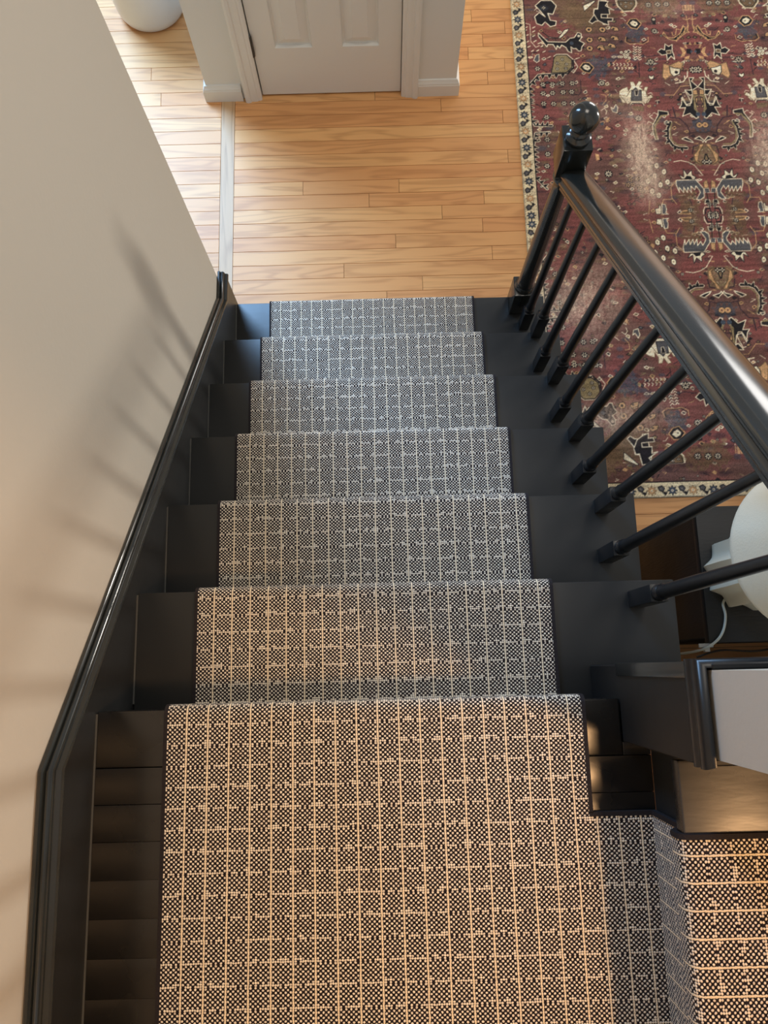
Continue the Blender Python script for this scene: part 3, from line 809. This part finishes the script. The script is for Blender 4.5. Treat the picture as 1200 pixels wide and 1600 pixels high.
# ------------------------------------------------------------------ rug
def make_rug():
    SC = 0.8                                     # raster pixels per millimetre in the quarter design
    Wq, Hq = int(700 * SC), int(1070 * SC)
    rng = np.random.default_rng(3)
    PAL = {'r': (132, 80, 77), 'm': (110, 82, 76), 'k': (40, 38, 42), 'c': (246, 230, 200), 'g': (150, 134, 100), 't': (206, 164, 120),
           's': (92, 92, 96), 'b': (74, 84, 98), 'o': (118, 96, 74), 'v': (70, 54, 60)}
    def vn(h, w, cy, cx, seed):
        r = np.random.default_rng(seed); g = r.random((h // cy + 3, w // cx + 3))
        y = np.arange(h) / cy; x = np.arange(w) / cx; yi = y.astype(int); xi = x.astype(int); fy = (y - yi)[:, None]; fx = (x - xi)[None]
        fy = fy * fy * (3 - 2 * fy); fx = fx * fx * (3 - 2 * fx)
        a = g[yi][:, xi]; b_ = g[yi][:, xi + 1]; c_ = g[yi + 1][:, xi]; d_ = g[yi + 1][:, xi + 1]
        return (a * (1 - fx) + b_ * fx) * (1 - fy) + (c_ * (1 - fx) + d_ * fx) * fy
    img = np.ones((Hq, Wq, 3)) * np.array(PAL['r'])
    def blendall(maskf, col): img[:] = img * (1 - maskf[..., None]) + np.array(PAL[col]) * maskf[..., None]
    blendall(np.clip((vn(Hq, Wq, 60, 80, 1) - 0.35) * 2.2, 0, 0.9), 'm')
    def region(pts, pad):
        xs = [p[0] for p in pts]; ys = [p[1] for p in pts]
        x0 = max(int((min(xs) - pad) * SC), 0); x1 = min(int((max(xs) + pad) * SC) + 2, Wq); y0 = max(int((min(ys) - pad) * SC), 0); y1 = min(int((max(ys) + pad) * SC) + 2, Hq)
        if x1 <= x0 or y1 <= y0: return None
        X, Y = np.meshgrid((np.arange(x0, x1) + .5) / SC, (np.arange(y0, y1) + .5) / SC)
        return (slice(y0, y1), slice(x0, x1)), X, Y
    def put(sl, m, col):
        col = PAL[col] if isinstance(col, str) else col
        img[sl] = img[sl] * (1 - m[..., None]) + np.array(col) * m[..., None]
    def dseg(X, Y, pts, close=False):
        D = np.full(X.shape, 1e9); pp = list(pts) + ([pts[0]] if close else [])
        for (ax, ay), (bx, by) in zip(pp[:-1], pp[1:]):
            dx, dy = bx - ax, by - ay; L2 = dx * dx + dy * dy + 1e-9
            t = np.clip(((X - ax) * dx + (Y - ay) * dy) / L2, 0, 1)
            D = np.minimum(D, np.hypot(X - ax - t * dx, Y - ay - t * dy))
        return D
    def inside(X, Y, pts):
        I = np.zeros(X.shape, bool)
        for (ax, ay), (bx, by) in zip(pts, pts[1:] + pts[:1]):
            if ay == by: continue
            I ^= ((ay > Y) != (by > Y)) & (X < (bx - ax) * (Y - ay) / (by - ay) + ax)
        return I
    def stroke(pts, wd, col, close=False):
        q = region(pts, wd + 2)
        if q: put(q[0], np.clip((wd / 2 - dseg(q[1], q[2], pts, close)) * SC + .5, 0, 1), col)
    def fill(pts, col):
        q = region(pts, 2)
        if q: put(q[0], inside(q[1], q[2], pts).astype(float), col)
    def flower(x, y, r, n, col):
        q = region([(x, y)], r + 3)
        if not q: return
        a = np.arctan2(q[2] - y, q[1] - x); d = np.hypot(q[1] - x, q[2] - y)
        put(q[0], np.clip((r * 1.18 - d) * SC, 0, 1) * 0.85, 'k')
        rr = r * (0.72 + 0.28 * np.cos(a * n)) if n > 1 else r + 0 * a
        put(q[0], (np.clip((rr - d) * SC, 0, 1)) * (np.clip((np.cos(a * n) + .45) * 3, 0, 1) if n > 2 else 1), col)
        put(q[0], np.clip((r * 0.30 - d) * SC + .3, 0, 1), 'k')
    def draw(k, col, a, b_, fl_):
        pts = list(zip(fl_[::2], fl_[1::2]))
        if k == 'P':
            fill(pts, col); stroke(pts, b_ + .9, a, True)
        elif k == 'L': stroke(pts, b_ + .8, col)
        elif k == 'F':
            for x, y in pts: flower(x, y, b_ + 1.8, a, col)
        elif k == 'D':
            for x, y in pts:
                q = region([(x, y)], b_ * 1.4)
                if not q: continue
                d = np.hypot(q[1] - x, q[2] - y)
                if b_ < 13: m_ = np.clip((b_ * .8 - d) * SC, 0, 1)
                else:
                    wob = vn(q[1].shape[0], q[1].shape[1], 9, 9, int(x + y)); m_ = np.clip((b_ * (0.6 + wob * .8) - d) / 9, 0, 1) * (0.35 + 0.6 * vn(q[1].shape[0], q[1].shape[1], 3, 5, int(x)))
                put(q[0], m_, col)
        elif k == 'K':
            wd, tl, spc = b_; tl *= 1.25; spc *= 1.3; stroke(pts, wd + 5.5, 'c'); stroke(pts, wd, 'k')
            for (ax, ay), (bx, by) in zip(pts[:-1], pts[1:]):
                L_ = math.hypot(bx - ax, by - ay); tx, ty = (bx - ax) / L_, (by - ay) / L_; nx_, ny_ = -ty * a, tx * a
                s = spc * .5
                while s < L_ - 3:
                    x, y = ax + tx * s, ay + ty * s
                    T_ = [(x + nx_ * wd * .4 - tx * spc * .3, y + ny_ * wd * .4 - ty * spc * .3), (x + nx_ * (wd * .5 + tl) + tx * 3, y + ny_ * (wd * .5 + tl) + ty * 3), (x + nx_ * wd * .4 + tx * spc * .3, y + ny_ * wd * .4 + ty * spc * .3)]
                    stroke(T_, 3.6, 'c'); fill(T_, 'k'); s += spc
    # scattered small filler motifs underneath, so no ground stays empty
    rr = random.Random(11)
    for _ in range(900):
        x, y = rr.uniform(60, 690), rr.uniform(5, 1010); t = rr.random()
        if t < .35: stroke([(x, y), (x + rr.uniform(-16, 16), y + rr.uniform(-5, 5)), (x + rr.uniform(-22, 22), y + rr.uniform(-16, 16))], 2.2, rr.choice('vvkkgtc'))
        elif t < .62: draw('P', rr.choice('ogsvtk'), rr.choice('kvctc'), 2.0, [x, y, x + rr.uniform(6, 12), y + 5, x + 4, y + rr.uniform(8, 16), x - 7, y + 6])
        elif t < .70: flower(x, y, rr.uniform(4, 7), 6, rr.choice('ct'))
        else:
            q = region([(x, y)], 30)
            if q: put(q[0], np.clip(1.2 - np.hypot((q[1] - x) / rr.uniform(12, 28), (q[2] - y) / rr.uniform(5, 12)), 0, .55), rr.choice('mvvogb'))
    order = [m_ for m_ in RUG if m_[0] == 'D' and m_[3] > 20] + [m_ for m_ in RUG if not (m_[0] == 'D' and m_[3] > 20)]
    for m_ in order: draw(*m_)
    # bottom/top border (also mirrored) and side border
    def border(horizontal, n_):
        for i in range(n_):
            c0 = (i + .5) * 35.6; k = i % 4
            def T(a, b_): return (c0 + a, 1070 - 26 + b_) if horizontal else (26 + b_ - 1, c0 + a)
            x, y = T(0, 0)
            if k in (0, 2):
                q = region([(x, y)], 22); a = np.arctan2(q[2] - y, q[1] - x); d = np.hypot(q[1] - x, q[2] - y)
                r_ = 18.0
                put(q[0], np.clip((r_ * (0.8 + 0.2 * np.cos(a * 8)) - d) * SC + .5, 0, 1), 'k' if k == 0 else 'o')
                put(q[0], np.clip((r_ * (0.62 + 0.2 * np.cos(a * 8)) - d) * SC + .5, 0, 1), 'b' if k == 0 else 't')
                put(q[0], np.clip((5 - d) * SC, 0, 1), 'c'); put(q[0], np.clip((2.4 - d) * SC, 0, 1), 'k')
            else:
                draw('P', 's', 'k', 2.4, [v for p_ in (T(-13, -12), T(0, -17), T(9, -8), T(3, 3), T(-9, 0)) for v in p_])
                stroke([T(-3, 0), T(5, 11), T(14, 12), T(17, 3)], 3.0, 'k'); draw('P', 'k', 'k', 1, [v for p_ in (T(5, 4), T(15, 7), T(10, 18)) for v in p_])
                flower(*T(-3, -6), 3.5, 5, 'c')
    for x0, x1, y0, y1, c_ in ((0, 54, 0, 1070, 'k'), (0, 50, 0, 1070, 'c'), (0, 700, 1012, 1070, 'k'), (0, 700, 1016, 1070, 'c')):
        img[int(y0 * SC):int(y1 * SC), int(x0 * SC):int(x1 * SC)] = PAL[c_] if c_ == 'k' else (222, 205, 170)
    border(False, 29); border(True, 20)
    img[:, :int(4 * SC)] = (206, 196, 172); img[int(1064 * SC):] = (206, 196, 172)
    # unfold to the whole rug: rows go from bottom (-v) to top (+v)
    top = np.concatenate([img, img[:, ::-1]], 1); full = np.concatenate([top[::-1], top], 0)
    step = 2; full = full[:full.shape[0] // step * step, :full.shape[1] // step * step]
    full = full.reshape(full.shape[0] // step, step, full.shape[1] // step, step, 3).mean((1, 3))
    H, Wd = full.shape[:2]
    # wear: horizontal streaks (abrash), pale worn patches, mottling
    st_ = vn(H, Wd, 2, 26, 5) * .5 + vn(H, Wd, 5, 90, 6) * .5; full *= (0.80 + 0.40 * st_)[..., None]
    X, Y = np.meshgrid(np.arange(Wd) / Wd * 1.4, np.arange(H) / H * 2.14 - 1.07)
    def worn(cx, cy, rx, ry, s):
        m_ = np.exp(-(((X - cx) / rx) ** 2 + ((Y - cy) / ry) ** 2)) * s; tex = vn(H, Wd, 2, 2, 8) * .6 + vn(H, Wd, 7, 3, 9) * .7
        m_ = np.clip(m_ * (0.25 + tex), 0, .95)[..., None]; full[:] = full * (1 - m_) + np.array((222, 196, 174)) * m_
    worn(0.455, 0.28, 0.055, 0.15, 1.15); worn(0.475, 0.13, 0.06, 0.08, .7); worn(0.19, -0.33, 0.14, 0.13, .8); worn(0.30, -0.78, 0.16, 0.07, .7); worn(0.95, 0.26, 0.08, 0.15, .9); worn(1.0, -0.4, 0.1, 0.1, .8); worn(0.62, 0.9, 0.12, 0.05, .35); worn(0.30, 0.45, 0.1, 0.05, .3)
    full *= (0.86 + 0.28 * np.random.default_rng(2).random((H, Wd)))[..., None]
    full = np.clip(full, 0, 255) / 255
    linc = np.where(full <= 0.04045, full / 12.92, ((full + 0.055) / 1.055) ** 2.4)
    # mesh grid with a small thickness at the edges
    nx, ny = Wd, H
    px = np.linspace(0, 1.4, nx); py = np.linspace(0, 2.14, ny); PXg, PYg = np.meshgrid(px, py)
    Z = np.full(PXg.shape, 0.0065) + (vn(ny, nx, 60, 60, 12) - .5) * 0.0012
    Z[0, :] = Z[-1, :] = 0.0006; Z[:, 0] = Z[:, -1] = 0.0006
    co_ = np.stack([PXg, PYg, Z], -1).reshape(-1, 3).astype(np.float32)
    idx = np.arange(nx * ny).reshape(ny, nx)
    q = np.stack([idx[:-1, :-1], idx[:-1, 1:], idx[1:, 1:], idx[1:, :-1]], -1).reshape(-1, 4)
    me = bpy.data.meshes.new('rug'); me.vertices.add(len(co_)); me.vertices.foreach_set('co', co_.ravel())
    me.loops.add(q.size); me.loops.foreach_set('vertex_index', q.ravel().astype(np.int32))
    me.polygons.add(len(q)); me.polygons.foreach_set('loop_start', (np.arange(len(q)) * 4).astype(np.int32)); me.polygons.foreach_set('loop_total', np.full(len(q), 4, np.int32))
    me.update(calc_edges=True)
    at = me.color_attributes.new('design', 'FLOAT_COLOR', 'POINT')
    at.data.foreach_set('color', np.concatenate([linc.reshape(-1, 3), np.ones((nx * ny, 1))], 1).astype(np.float32).ravel())
    m, nt, lk, b = mat('woven_rug_pile', None, 0.9, 0.15)
    a = nt.new('ShaderNodeAttribute'); a.attribute_name = 'design'
    g = nt.new('ShaderNodeNewGeometry'); n1 = node(nt, 'ShaderNodeTexNoise', i_Scale=420.0, i_Detail=2.0); lk.new(g.outputs['Position'], n1.inputs['Vector'])
    f_ = math_(nt, lk, 'MULTIPLY_ADD', n1.outputs[0], 0.7); f_.node.inputs[2].default_value = 0.65
    vm = node(nt, 'ShaderNodeVectorMath', operation='SCALE'); lk.new(a.outputs['Color'], vm.inputs[0]); lk.new(f_, vm.inputs['Scale'])
    lk.new(vm.outputs[0], b.inputs['Base Color']); add_bump(nt, lk, b, n1.outputs[0], 0.3, 0.001)
    me.materials.append(m)
    o = bpy.data.objects.new('rug', me); COL.objects.link(o); o.location = (1.038, 0.612, 0)
    tag(o, 'worn red patterned rug with cream flower border on oak floor', 'rug')
make_rug()
